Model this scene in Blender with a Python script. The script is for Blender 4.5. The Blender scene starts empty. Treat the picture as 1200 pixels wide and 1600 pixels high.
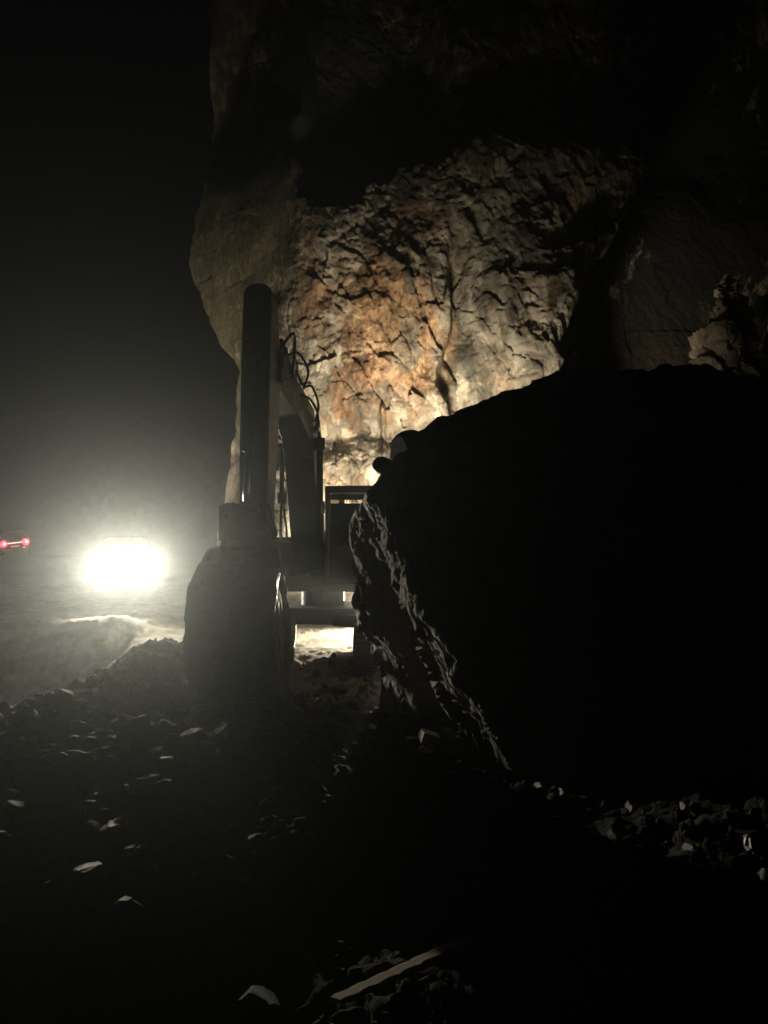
import bpy, bmesh, math, random
import numpy as np
from mathutils import Vector, Matrix, Euler

R = math.radians
S = bpy.context.scene
COL = S.collection
rng = random.Random(11)

# ------------------------------------------------------------------ camera
F_PX, CAM_Z, PITCH = 1155.0, 2.0, math.atan(40 / 1155.0)
cam_data = bpy.data.cameras.new('camera')
cam = bpy.data.objects.new('camera', cam_data)
COL.objects.link(cam)
cam.location = (0, 0, CAM_Z)
cam.rotation_euler = (R(90) + PITCH, 0, 0)
cam_data.sensor_fit = 'VERTICAL'
cam_data.sensor_height = 36.0
cam_data.lens = 36.0 * F_PX / 1600.0
cam_data.clip_start, cam_data.clip_end = 0.05, 1000
S.camera = cam


def P(px, py, Y):
    """World point at depth Y (metres along +Y) that lies behind pixel (px, py) of the 1200x1600 photograph."""
    a, b = (px - 600) / F_PX, (800 - py) / F_PX
    c, s = math.cos(PITCH), math.sin(PITCH)
    d = (a, c - b * s, s + b * c)
    t = Y / d[1]
    return Vector((d[0] * t, Y, CAM_Z + d[2] * t))


# ------------------------------------------------------------------ world and exposure
w = bpy.data.worlds.new('World')
S.world = w
w.use_nodes = True
nt = w.node_tree
sky = nt.nodes.new('ShaderNodeTexSky')
sky.sky_type = 'NISHITA'
sky.sun_disc = False
sky.sun_elevation = R(-3)
sky.sun_rotation = R(200)
bg = nt.nodes['Background']
bg.inputs['Strength'].default_value = 0.012
nt.links.new(sky.outputs[0], bg.inputs['Color'])
S.view_settings.view_transform = 'Standard'
S.view_settings.look = 'None'
S.view_settings.exposure = 0
S.view_settings.gamma = 1
S.view_settings.use_curve_mapping = False
S.render.engine = 'CYCLES'
S.cycles.use_denoising = True
S.cycles.max_bounces = 4
S.cycles.diffuse_bounces = 3
S.cycles.glossy_bounces = 2
S.cycles.volume_bounces = 0
S.cycles.sample_clamp_indirect = 2.0

HEAD_W = 4600.0       # each headlight, watts
HEAD_Z = 0.95
WALL_W = 19000.0       # floodlight behind the boulder, aimed at the rock face
WORK_W = 6000.0       # bare globe beside it
HAZE = 0.0020


# ------------------------------------------------------------------ noise in numpy
def _h(ix, iy, iz, seed):
    n = (ix.astype(np.int64) * 374761393 + iy.astype(np.int64) * 668265263 + iz.astype(np.int64) * 2147483647 + seed * 974711) & 0xFFFFFFFF
    n = ((n ^ (n >> 13)) * 1274126177) & 0xFFFFFFFF
    n = ((n ^ (n >> 16)) * 2246822519) & 0xFFFFFFFF
    n = n ^ (n >> 15)
    return (n & 0xFFFFFF) / float(0xFFFFFF)


def vnoise(x, y, z, seed=0):
    """Smooth value noise in -1..1."""
    x, y, z = np.broadcast_arrays(np.asarray(x, float), np.asarray(y, float), np.asarray(z, float))
    ix, iy, iz = np.floor(x), np.floor(y), np.floor(z)
    fx, fy, fz = x - ix, y - iy, z - iz
    u, v, t = [f * f * f * (f * (f * 6 - 15) + 10) for f in (fx, fy, fz)]
    r = 0
    for dx in (0, 1):
        for dy in (0, 1):
            for dz in (0, 1):
                wgt = (u if dx else 1 - u) * (v if dy else 1 - v) * (t if dz else 1 - t)
                r = r + wgt * _h(ix + dx, iy + dy, iz + dz, seed)
    return r * 2 - 1


def fbm(x, y, z, octv=4, seed=0, gain=0.5, ridge=False):
    a, r, f = 1.0, 0, 1.0
    for o in range(octv):
        n = vnoise(x * f, y * f, z * f, seed + o * 17)
        r = r + a * ((1 - 2 * np.abs(n)) if ridge else n)
        a *= gain
        f *= 2.03
    return r


def facets(u, v, seed, tilt=0.6, curve=0.35):
    """Broken-rock relief: the upper envelope of randomly tilted planes, one per jittered cell."""
    iu, iv = np.floor(u), np.floor(v)
    best = np.full(np.shape(u), -9.0)
    z = np.zeros_like(iu)
    for du in (-1, 0, 1):
        for dv in (-1, 0, 1):
            cu, cv = iu + du, iv + dv
            px = cu + 0.15 + 0.7 * _h(cu, cv, z, seed)
            py = cv + 0.15 + 0.7 * _h(cu, cv, z, seed + 1)
            gx = (_h(cu, cv, z, seed + 2) - 0.5) * 2 * tilt
            gy = (_h(cu, cv, z, seed + 3) - 0.5) * 2 * tilt
            h0 = _h(cu, cv, z, seed + 4) * 0.5
            ex, ey = u - px, v - py
            best = np.maximum(best, h0 + gx * ex + gy * ey - curve * (ex * ex + ey * ey) - 0.5 * np.maximum(0, np.hypot(ex, ey) - 0.9) ** 2 * 4)
    return best


def blocks(u, v, seed, tilt=0.8, groove=0.12, step=0.5):
    """Jointed rock: each jittered cell is one tilted broken face, with a step and a crack along its borders."""
    iu, iv = np.floor(u), np.floor(v)
    d1 = np.full(np.shape(u), 9.0)
    d2 = np.full(np.shape(u), 9.0)
    h = np.zeros(np.shape(u))
    z = np.zeros_like(iu)
    for du in (-1, 0, 1):
        for dv in (-1, 0, 1):
            cu, cv = iu + du, iv + dv
            ex = u - (cu + 0.1 + 0.8 * _h(cu, cv, z, seed))
            ey = v - (cv + 0.1 + 0.8 * _h(cu, cv, z, seed + 1))
            hh = step * _h(cu, cv, z, seed + 4) + tilt * ((_h(cu, cv, z, seed + 2) - 0.5) * 2 * ex + (_h(cu, cv, z, seed + 3) - 0.5) * 2 * ey)
            dd = np.maximum(np.abs(ex + 0.3 * ey), np.abs(ey - 0.2 * ex)) * 0.6 + np.hypot(ex, ey) * 0.4
            near = dd < d1
            d2 = np.where(near, d1, np.minimum(d2, dd))
            h = np.where(near, hh, h)
            d1 = np.where(near, dd, d1)
    return h - groove * np.exp(-((d2 - d1) / 0.07) ** 2)


def smooth(a, b, x):
    t = np.clip((x - a) / (b - a), 0, 1)
    return t * t * (3 - 2 * t)


def bump2(x, y, cx, cy, rx, ry):
    return np.exp(-((x - cx) / rx) ** 2 - ((y - cy) / ry) ** 2)


# ------------------------------------------------------------------ object helpers
def tag(o, label=None, cat=None, group=None, kind=None):
    for k, v in (('label', label), ('category', cat), ('group', group), ('kind', kind)):
        if v:
            o[k] = v
    return o


def empty(name, loc, rz=0.0):
    o = bpy.data.objects.new(name, None)
    COL.objects.link(o)
    o.location = loc
    o.rotation_euler = (0, 0, rz)
    o.empty_display_size = 0.2
    return o


def link_mesh(name, me, mat, parent=None, smooth_faces=False):
    o = bpy.data.objects.new(name, me)
    COL.objects.link(o)
    if mat:
        me.materials.append(mat)
    if parent:
        o.parent = parent
    if smooth_faces:
        me.polygons.foreach_set('use_smooth', [True] * len(me.polygons))
    return o


def grid_mesh(name, X, Y, Z, mat, smooth_faces=True, flip=False):
    n, m = X.shape
    me = bpy.data.meshes.new(name)
    co = np.stack([X, Y, Z], -1).reshape(-1, 3).astype(np.float32)
    me.vertices.add(n * m)
    me.vertices.foreach_set('co', co.ravel())
    i = np.arange(n * m).reshape(n, m)
    q = np.stack([i[:-1, :-1], i[:-1, 1:], i[1:, 1:], i[1:, :-1]], -1).reshape(-1, 4)
    if flip:
        q = q[:, ::-1]
    me.loops.add(q.size)
    me.loops.foreach_set('vertex_index', q.ravel().astype(np.int32))
    me.polygons.add(len(q))
    me.polygons.foreach_set('loop_start', (np.arange(len(q)) * 4).astype(np.int32))
    me.update(calc_edges=True)
    me.validate()
    return link_mesh(name, me, mat, None, smooth_faces)


class MB:
    """Collects shapes; build() links them as one mesh object."""

    def __init__(self):
        self.bm = bmesh.new()

    def box(self, c, size, rot=(0, 0, 0)):
        M = Matrix.Translation(c) @ Euler(rot).to_matrix().to_4x4() @ Matrix.Diagonal((size[0], size[1], size[2], 1))
        bmesh.ops.create_cube(self.bm, size=1, matrix=M)
        return self

    def rod(self, a, b, r, r2=None, seg=16):
        a, b = Vector(a), Vector(b)
        d = b - a
        M = Matrix.Translation((a + b) / 2) @ d.to_track_quat('Z', 'Y').to_matrix().to_4x4()
        bmesh.ops.create_cone(self.bm, cap_ends=True, segments=seg, radius1=r, radius2=r if r2 is None else r2, depth=d.length, matrix=M)
        return self

    def tube(self, pts, r, seg=8, sub=6):
        """A bent hose through the points (Catmull-Rom)."""
        p = [Vector(q) for q in pts]
        p = [p[0] * 2 - p[1]] + p + [p[-1] * 2 - p[-2]]
        path = []
        for i in range(1, len(p) - 2):
            for k in range(sub):
                t = k / sub
                path.append(0.5 * ((2 * p[i]) + (p[i + 1] - p[i - 1]) * t + (2 * p[i - 1] - 5 * p[i] + 4 * p[i + 1] - p[i + 2]) * t * t
                                   + (3 * p[i] - p[i - 1] - 3 * p[i + 1] + p[i + 2]) * t ** 3))
        path.append(p[-2])
        rings = []
        for i, c in enumerate(path):
            d = (path[min(i + 1, len(path) - 1)] - path[max(i - 1, 0)]).normalized()
            q = d.to_track_quat('Z', 'Y')
            rings.append([self.bm.verts.new(c + q @ Vector((r * math.cos(2 * math.pi * k / seg), r * math.sin(2 * math.pi * k / seg), 0))) for k in range(seg)])
        for A, B in zip(rings, rings[1:]):
            for k in range(seg):
                self.bm.faces.new((A[k], A[(k + 1) % seg], B[(k + 1) % seg], B[k]))
        self.bm.faces.new(rings[0][::-1])
        self.bm.faces.new(rings[-1])
        return self

    def loft(self, rings, caps=True):
        """Skin a list of vertex loops of equal length."""
        vs = [[self.bm.verts.new(q) for q in ring] for ring in rings]
        for A, B in zip(vs, vs[1:]):
            n = len(A)
            for k in range(n):
                self.bm.faces.new((A[k], A[(k + 1) % n], B[(k + 1) % n], B[k]))
        if caps:
            self.bm.faces.new(vs[0][::-1])
            self.bm.faces.new(vs[-1])
        return self

    def prism(self, prof, x0, x1):
        """Profile of (y, z) points extruded along x."""
        return self.loft([[(x0, y, z) for y, z in prof], [(x1, y, z) for y, z in prof]])

    def disc(self, c, r, axis, depth=0.02, seg=24):
        a = Vector(axis).normalized() * depth / 2
        return self.rod(Vector(c) - a, Vector(c) + a, r, seg=seg)

    def build(self, name, mat, parent=None, bevel=0.0, smooth_faces=False):
        bmesh.ops.recalc_face_normals(self.bm, faces=self.bm.faces)
        me = bpy.data.meshes.new(name)
        self.bm.to_mesh(me)
        self.bm.free()
        o = link_mesh(name, me, mat, parent, smooth_faces)
        if bevel:
            m = o.modifiers.new('bevel', 'BEVEL')
            m.width, m.segments, m.limit_method, m.angle_limit = bevel, 2, 'ANGLE', R(35)
        return o


# ------------------------------------------------------------------ materials
def new_mat(name):
    m = bpy.data.materials.new(name)
    m.use_nodes = True
    return m, m.node_tree, m.node_tree.nodes['Principled BSDF']


def _n(t, kind, **kw):
    n = t.nodes.new(kind)
    for k, v in kw.items():
        if k in n.inputs:
            n.inputs[k].default_value = v
        else:
            setattr(n, k, v)
    return n


def ramp(t, src, stops):
    r = t.nodes.new('ShaderNodeValToRGB')
    e = r.color_ramp.elements
    while len(e) < len(stops):
        e.new(0.5)
    for k, (p, c) in enumerate(stops):
        e[k].position = p
        e[k].color = (*c, 1) if len(c) == 3 else c
    t.links.new(src, r.inputs[0])
    return r.outputs[0]


def mixc(t, fac, a, b, blend='MIX'):
    m = t.nodes.new('ShaderNodeMix')
    m.data_type = 'RGBA'
    m.blend_type = blend
    for sock, v in ((m.inputs[0], fac), (m.inputs[6], a), (m.inputs[7], b)):
        if hasattr(v, 'links'):
            t.links.new(v, sock)
        elif isinstance(v, (int, float)):
            sock.default_value = v
        else:
            sock.default_value = (*v, 1)
    return m.outputs[2]


def mapped(t, scale=(1, 1, 1), rot=(0, 0, 0), loc=(0, 0, 0)):
    tc = t.nodes.new('ShaderNodeTexCoord')
    mp = t.nodes.new('ShaderNodeMapping')
    mp.inputs['Scale'].default_value = scale
    mp.inputs['Rotation'].default_value = rot
    mp.inputs['Location'].default_value = loc
    t.links.new(tc.outputs['Object'], mp.inputs[0])
    return mp.outputs[0]


def noise(t, vec, scale, detail=6, rough=0.6, dist=0.0):
    n = _n(t, 'ShaderNodeTexNoise', Scale=scale, Detail=detail, Roughness=rough, Distortion=dist)
    t.links.new(vec, n.inputs['Vector'])
    return n.outputs[0]


def bump(t, b, height, strength, dist):
    n = _n(t, 'ShaderNodeBump', Strength=strength, Distance=dist)
    t.links.new(height, n.inputs['Height'])
    t.links.new(n.outputs[0], b.inputs['Normal'])


def paint(name, col, rough=0.5, metal=0.0, dirt=(0.06, 0.05, 0.04), amount=0.6):
    """Worn painted or bare metal with dust in patches."""
    m, t, b = new_mat(name)
    v = mapped(t)
    f = ramp(t, noise(t, v, 3.0, 8, 0.65), [(0.42, (0, 0, 0)), (0.68, (amount,) * 3)])
    t.links.new(mixc(t, f, col, dirt), b.inputs['Base Color'])
    rr = ramp(t, noise(t, v, 9.0), [(0.3, (rough * 0.8,) * 3), (0.7, (min(1, rough * 1.3),) * 3)])
    t.links.new(rr, b.inputs['Roughness'])
    b.inputs['Metallic'].default_value = metal
    bump(t, b, noise(t, v, 30.0), 0.15, 0.01)
    return m


def emit(name, col, strength):
    m, t, b = new_mat(name)
    b.inputs['Base Color'].default_value = (*col, 1)
    b.inputs['Emission Color'].default_value = (*col, 1)
    b.inputs['Emission Strength'].default_value = strength
    return m


def mat_cliff():
    m, t, b = new_mat('cliff_rock')
    v = mapped(t)
    vs = mapped(t, (1.0, 1.0, 0.6), (0, R(18), 0))
    big = noise(t, mapped(t, (1, 1, 1), (0, 0, 0), (31, 4, 17)), 0.35, 5, 0.6, 0.6)
    mid = noise(t, vs, 1.1, 8, 0.62, 0.4)
    fine = noise(t, vs, 4.5, 9, 0.68, 0.3)
    col = ramp(t, mid, [(0.34, (0.07, 0.06, 0.046)), (0.42, (0.15, 0.13, 0.10)), (0.50, (0.23, 0.205, 0.165)), (0.56, (0.35, 0.315, 0.255)), (0.72, (0.46, 0.42, 0.345))])
    # rusty iron staining in irregular patches
    rust = ramp(t, big, [(0.54, (0, 0, 0)), (0.66, (0.4,) * 3)])
    rcol = ramp(t, fine, [(0.3, (0.13, 0.06, 0.025)), (0.55, (0.30, 0.16, 0.065)), (0.75, (0.44, 0.28, 0.14))])
    col = mixc(t, rust, col, rcol)
    # one fresh ochre scar where the slab fell out: a patch of the rock fixed in the rock's own coordinates
    tc = t.nodes.new('ShaderNodeTexCoord')
    sep = t.nodes.new('ShaderNodeSeparateXYZ')
    t.links.new(tc.outputs['Object'], sep.inputs[0])

    def mth(op, a, c):
        n = t.nodes.new('ShaderNodeMath')
        n.operation = op
        for k, s in enumerate((a, c)):
            if hasattr(s, 'links'):
                t.links.new(s, n.inputs[k])
            else:
                n.inputs[k].default_value = s
        return n.outputs[0]

    def patch(cx, cz, rx, rz, edge, tilt=0.0):
        dx = mth('SUBTRACT', sep.outputs[0], cx)
        dz = mth('SUBTRACT', sep.outputs[2], cz)
        dx = mth('ADD', dx, mth('MULTIPLY', dz, tilt))
        q = mth('ADD', mth('POWER', mth('ABSOLUTE', mth('DIVIDE', dx, rx), 0), 2.0), mth('POWER', mth('ABSOLUTE', mth('DIVIDE', dz, rz), 0), 2.0))
        q = mth('ADD', q, mth('MULTIPLY', mth('SUBTRACT', mid, 0.5), 2.2))
        q = mth('ADD', q, mth('MULTIPLY', mth('SUBTRACT', fine, 0.5), 1.2))
        return ramp(t, q, [(0.75 - edge, (1, 1, 1)), (0.75 + edge, (0, 0, 0))])
    scar = patch(0.35, 9.5, 2.2, 3.3, 0.28, 0.12)
    vo = _n(t, 'ShaderNodeTexVoronoi', Scale=1.5, Randomness=1.0)
    t.links.new(mapped(t, (1.0, 0.6, 0.62), (0, R(20), 0)), vo.inputs['Vector'])
    sv = t.nodes.new('ShaderNodeSeparateColor')
    t.links.new(vo.outputs['Color'], sv.inputs[0])
    col = mixc(t, 1.0, col, ramp(t, sv.outputs[0], [(0.0, (0.55, 0.55, 0.55)), (0.5, (0.85, 0.84, 0.82)), (1.0, (1.15, 1.12, 1.08))]), 'MULTIPLY')
    ocol = ramp(t, fine, [(0.30, (0.11, 0.065, 0.038)), (0.45, (0.27, 0.165, 0.095)), (0.58, (0.44, 0.29, 0.17)), (0.72, (0.62, 0.47, 0.33))])
    ocol = mixc(t, 1.0, ocol, ramp(t, sv.outputs[1], [(0.0, (0.6, 0.58, 0.55)), (1.0, (1.15, 1.12, 1.1))]), 'MULTIPLY')
    scar = mixc(t, 1.0, scar, ramp(t, sv.outputs[2], [(0.12, (0.25, 0.25, 0.25)), (0.3, (1, 1, 1))]), 'MULTIPLY')
    col = mixc(t, scar, col, ocol)
    for (px_, pz_, rx_, rz_) in ((-2.8, 11.2, 1.0, 2.0), (1.3, 13.8, 1.3, 1.2), (-1.1, 7.4, 1.0, 1.6), (-3.2, 14.2, 0.9, 1.4)):
        pm = mixc(t, 1.0, patch(px_, pz_, rx_, rz_, 0.35), (0.65, 0.65, 0.65), 'MULTIPLY')
        col = mixc(t, pm, col, mixc(t, 1.0, ocol, (0.62, 0.52, 0.46), 'MULTIPLY'))
    # soft grey scree wash low down
    # lichen and soot darkening in streaks
    dark = ramp(t, noise(t, mapped(t, (1.3, 1.3, 0.35), (0, R(-12), 0), (5, 0, 2)), 0.55, 7, 0.66, 0.8), [(0.54, (0, 0, 0)), (0.66, (0.75,) * 3)])
    col = mixc(t, dark, col, (0.06, 0.06, 0.048))
    # shade painted into the rock colour: dim olive left flank, black right bay
    flank_shade = patch(-5.6, 14.0, 2.9, 8.5, 0.25)
    col = mixc(t, flank_shade, col, ramp(t, fine, [(0.3, (0.045, 0.038, 0.022)), (0.7, (0.12, 0.10, 0.062))]))
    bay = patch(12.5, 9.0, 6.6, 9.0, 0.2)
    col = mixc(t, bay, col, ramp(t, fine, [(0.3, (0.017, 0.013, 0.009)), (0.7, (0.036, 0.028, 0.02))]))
    col = mixc(t, patch(14.5, 20.0, 6.5, 11.0, 0.2), col, (0.016, 0.016, 0.014))  # upper right: darkness of the unlit recess put into the colour
    col = mixc(t, patch(-1.8, 20.5, 5.6, 7.0, 0.3), col, (0.045, 0.047, 0.042))  # rock above the ledge painted dark to keep it in shade
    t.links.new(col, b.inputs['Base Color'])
    b.inputs['Roughness'].default_value = 0.92
    b.inputs['Specular IOR Level'].default_value = 0.2
    bump(t, b, noise(t, vs, 7.0, 10, 0.7, 0.3), 0.8, 0.12)
    return m


def mat_rock(name, dark, light, scale=3.0, rough=0.85, streak=False, bs=0.6):
    m, t, b = new_mat(name)
    v = mapped(t, (1, 1, 0.35) if streak else (1, 1, 1), (0, R(24), 0) if streak else (0, 0, 0))
    c = ramp(t, noise(t, v, scale, 9, 0.66, 0.4), [(0.32, dark), (0.68, light)])
    t.links.new(c, b.inputs['Base Color'])
    b.inputs['Roughness'].default_value = rough
    b.inputs['Specular IOR Level'].default_value = 0.3
    bump(t, b, noise(t, v, scale * 6, 9, 0.7), bs, 0.04)
    return m


M_CLIFF = mat_cliff()
def mat_ground():
    """Dark wet rubble near by, pale rock dust on the haul road and scree, lightened to boost the lamplight there."""
    m, t, b = new_mat('rubble_earth')
    v = mapped(t)
    n1 = noise(t, v, 2.2, 9, 0.66, 0.4)
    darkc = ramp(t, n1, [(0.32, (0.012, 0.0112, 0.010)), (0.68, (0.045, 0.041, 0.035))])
    palec = ramp(t, n1, [(0.30, (0.28, 0.255, 0.21)), (0.68, (0.55, 0.51, 0.43))])  # dust tone raised so the lamplit ground reads brighter
    sep = t.nodes.new('ShaderNodeSeparateXYZ')
    t.links.new(v, sep.inputs[0])
    ad = t.nodes.new('ShaderNodeMath')
    ad.operation = 'MULTIPLY_ADD'
    t.links.new(noise(t, v, 0.45, 5), ad.inputs[0])
    ad.inputs[1].default_value = 7.0
    t.links.new(sep.outputs[1], ad.inputs[2])
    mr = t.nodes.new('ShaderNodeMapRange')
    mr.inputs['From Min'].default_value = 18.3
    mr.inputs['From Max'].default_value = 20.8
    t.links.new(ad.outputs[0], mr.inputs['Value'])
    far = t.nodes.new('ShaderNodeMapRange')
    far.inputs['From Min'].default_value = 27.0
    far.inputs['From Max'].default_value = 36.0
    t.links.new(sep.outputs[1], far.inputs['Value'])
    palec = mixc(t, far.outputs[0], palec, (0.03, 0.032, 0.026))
    # brown soil round the machine, its colour lifted in place of missing lamplight
    ds = t.nodes.new('ShaderNodeVectorMath')
    ds.operation = 'DISTANCE'
    t.links.new(v, ds.inputs[0])
    ds.inputs[1].default_value = (-0.8, 12.3, -0.3)
    sm = t.nodes.new('ShaderNodeMapRange')
    sm.inputs['From Min'].default_value = 3.0
    sm.inputs['From Max'].default_value = 1.6
    t.links.new(ds.outputs['Value'], sm.inputs['Value'])
    darkc = mixc(t, sm.outputs[0], darkc, ramp(t, n1, [(0.32, (0.075, 0.055, 0.038)), (0.68, (0.20, 0.15, 0.105))]))
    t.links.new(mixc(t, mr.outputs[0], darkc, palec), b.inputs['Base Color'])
    b.inputs['Roughness'].default_value = 0.95
    b.inputs['Specular IOR Level'].default_value = 0.25
    bump(t, b, noise(t, v, 14.0, 9, 0.7), 0.6, 0.04)
    return m


M_GROUND = mat_ground()
M_STONE = mat_rock('dark_stone', (0.012, 0.0115, 0.011), (0.042, 0.04, 0.036), 4.0)
M_PALE = mat_rock('pale_stone', (0.58, 0.56, 0.51), (0.82, 0.79, 0.72), 5.0)
M_BOULDER = mat_rock('boulder_rock', (0.09, 0.085, 0.078), (0.32, 0.30, 0.265), 2.2, 0.8, True, 0.9)
M_PLASTIC = paint('torn_plastic', (0.75, 0.74, 0.70), 0.4, 0, (0.3, 0.28, 0.25), 0.5)
M_STEEL = paint('dusty_steel', (0.05, 0.05, 0.05), 0.55, 0.3)
M_PAINT = paint('grey_machine_paint', (0.10, 0.095, 0.085), 0.45)
M_CABPAINT = paint('dark_cab_paint', (0.05, 0.05, 0.047), 0.4)
M_RUBBER = paint('black_rubber', (0.02, 0.02, 0.02), 0.8)
M_CHROME = paint('chrome_rod', (0.85, 0.85, 0.85), 0.16, 1.0, (0.6, 0.58, 0.55), 0.2)
M_GLASS = paint('dark_glass', (0.012, 0.014, 0.015), 0.08, 0, (0.03, 0.03, 0.03), 0.4)
M_CAR = paint('silver_car_paint', (0.32, 0.33, 0.34), 0.3, 0.4)
M_DARKCAR = paint('dark_car_paint', (0.03, 0.03, 0.035), 0.35, 0.2)
M_HEAD = emit('headlight_glow', (1.0, 0.90, 0.66), 60)
M_WORK = emit('work_lamp_glow', (1.0, 0.90, 0.70), 30)
M_TAIL = emit('tail_lamp_red', (1.0, 0.03, 0.05), 5)
M_TAILCORE = emit('tail_lamp_core', (1.0, 0.72, 0.62), 7)
M_STRIP = emit('tail_light_strip', (1.0, 0.62, 0.52), 3.0)
M_PLATELAMP = emit('plate_lamp', (1.0, 0.8, 0.75), 0.35)


def mat_wood():
    m, t, b = new_mat('weathered_wood')
    v = mapped(t, (0.6, 9, 9))
    t.links.new(ramp(t, noise(t, v, 3.0, 8, 0.6), [(0.3, (0.20, 0.14, 0.09)), (0.7, (0.46, 0.35, 0.25))]), b.inputs['Base Color'])
    b.inputs['Roughness'].default_value = 0.8
    bump(t, b, noise(t, v, 8.0), 0.4, 0.01)
    return m


M_WOOD = mat_wood()

# ------------------------------------------------------------------ ground
def ground_base(x, y):
    h = -0.08 - 0.27 * smooth(7.5, 11, y) + 0.35 * smooth(17, 22, y)
    h = h + 0.13 * np.exp(-((y - 7.3) / 1.25) ** 2) * smooth(0.1, -1.2, x) - 0.30 * bump2(x, y, 1.8, 8.0, 1.9, 1.7)
    h = h + 0.85 * smooth(32, 46, y) * smooth(-6, -16, x) + 0.45 * bump2(x, y, -20.5, 40.5, 6, 2.2)
    h = h - 0.22 * smooth(4.9, 3.6, y) * smooth(0.0, -0.7, x)
    h = h + 0.72 * bump2(x, y, -3.65, 12.0, 0.85, 1.1) + 0.42 * bump2(x, y, -3.9, 9.7, 0.9, 1.2) + 0.25 * bump2(x, y, -2.9, 10.0, 0.9, 1.0)
    h = h + 0.25 * bump2(x, y, -3.4, 10.8, 1.0, 0.8)
    h = h - 1.1 * bump2(x, y, -8.6, 12.6, 3.1, 3.6) - 0.30 * bump2(x, y, -6.2, 10.5, 1.6, 2.0)
    berm = np.exp(-((y - 18.2 - 0.25 * (x + 7)) / 0.9) ** 2)
    h = h - 0.55 * bump2(x, y, -7.2, 15.6, 2.0, 1.3)
    h = h + berm * (0.42 * smooth(-5.6, -6.6, x) * (1 - smooth(-12, -18, x) * 0.4))
    h = h + 0.34 * bump2(x, y, 2.6, 4.4, 1.3, 1.2)
    h = h + 16.0 * smooth(52, 118, y + 0.25 * np.abs(x + 20)) * (1 + 0.25 * np.sin(x * 0.11))
    h = h + 1.2 * smooth(26.0, 29.5, y) * smooth(-6.5, -4.5, x)
    return h


def ground_z(x, y):
    x, y = np.asarray(x, float), np.asarray(y, float)
    h = ground_base(x, y)
    rough = np.clip(1.0 - 0.62 * smooth(15.0, 18.0, y) * (1 - 0.35 * bump2(x, y, -7, 18, 4, 1.6)), 0.2, 1)
    wx, wy = x + 0.25 * vnoise(x * 1.3, y * 1.3, 3.1, 5), y + 0.25 * vnoise(x * 1.3, y * 1.3, 8.1, 6)
    rough = rough * (1 - 0.75 * bump2(x, y, -1.0, 16.5, 2.2, 2.6))
    h = h + rough * ((0.05 + 0.08 * smooth(4, 8, y)) * (facets(wx / 0.8, wy / 0.8, 40, 0.9) - 0.3) + 0.075 * (blocks(wx / 0.33 + 7, wy / 0.33, 50, 0.9, 0.2, 0.6) - 0.3)
                     + 0.09 * fbm(x * 0.7, y * 0.7, 0.0, 3, 60) + 0.04 * (blocks(wx / 0.14, wy / 0.14 + 3, 80, 1.1, 0.2, 0.6) - 0.3) + 0.03 * fbm(x * 5, y * 5, 0.0, 4, 70, 0.6))
    return h


NU, NV = 620, 760
vv = np.linspace(0, 1, NV)
gy = -1.5 + 0.9 * (np.exp(vv * math.log(150)) - 1) + 6 * vv
uu = np.linspace(-1, 1, NU)
GX = np.outer(2.6 + (gy + 1.5) * 0.78, uu)
GY = np.repeat(gy[:, None], NU, 1)
GZ = ground_z(GX, GY)
o = grid_mesh('ground', GX, GY, GZ, M_GROUND, False)
tag(o, 'dark broken earth and rubble ground of the slide area', 'ground', None, 'structure')


def gz(x, y):
    return float(ground_z(np.array([x]), np.array([y]))[0])


def on_ground(px, py, lo=1.8, hi=30.0):
    """First point where the line through a pixel meets the ground."""
    d = np.linspace(lo, hi, 1500)
    p0, p1 = P(px, py, 1.0), P(px, py, 2.0)
    k = p1 - p0
    X, Z = p0.x + k.x * (d - 1), p0.z + k.z * (d - 1)
    hit = np.nonzero(Z <= ground_z(X, d))[0]
    i = hit[0] if len(hit) else len(d) - 1
    return Vector((X[i], d[i], float(Z[i])))


# ------------------------------------------------------------------ cliff
CY = 28.0
KX = F_PX / CY


def cx(px):
    return (px - 600) / KX


def cz(py):
    return P(600, py, CY).z


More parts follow.
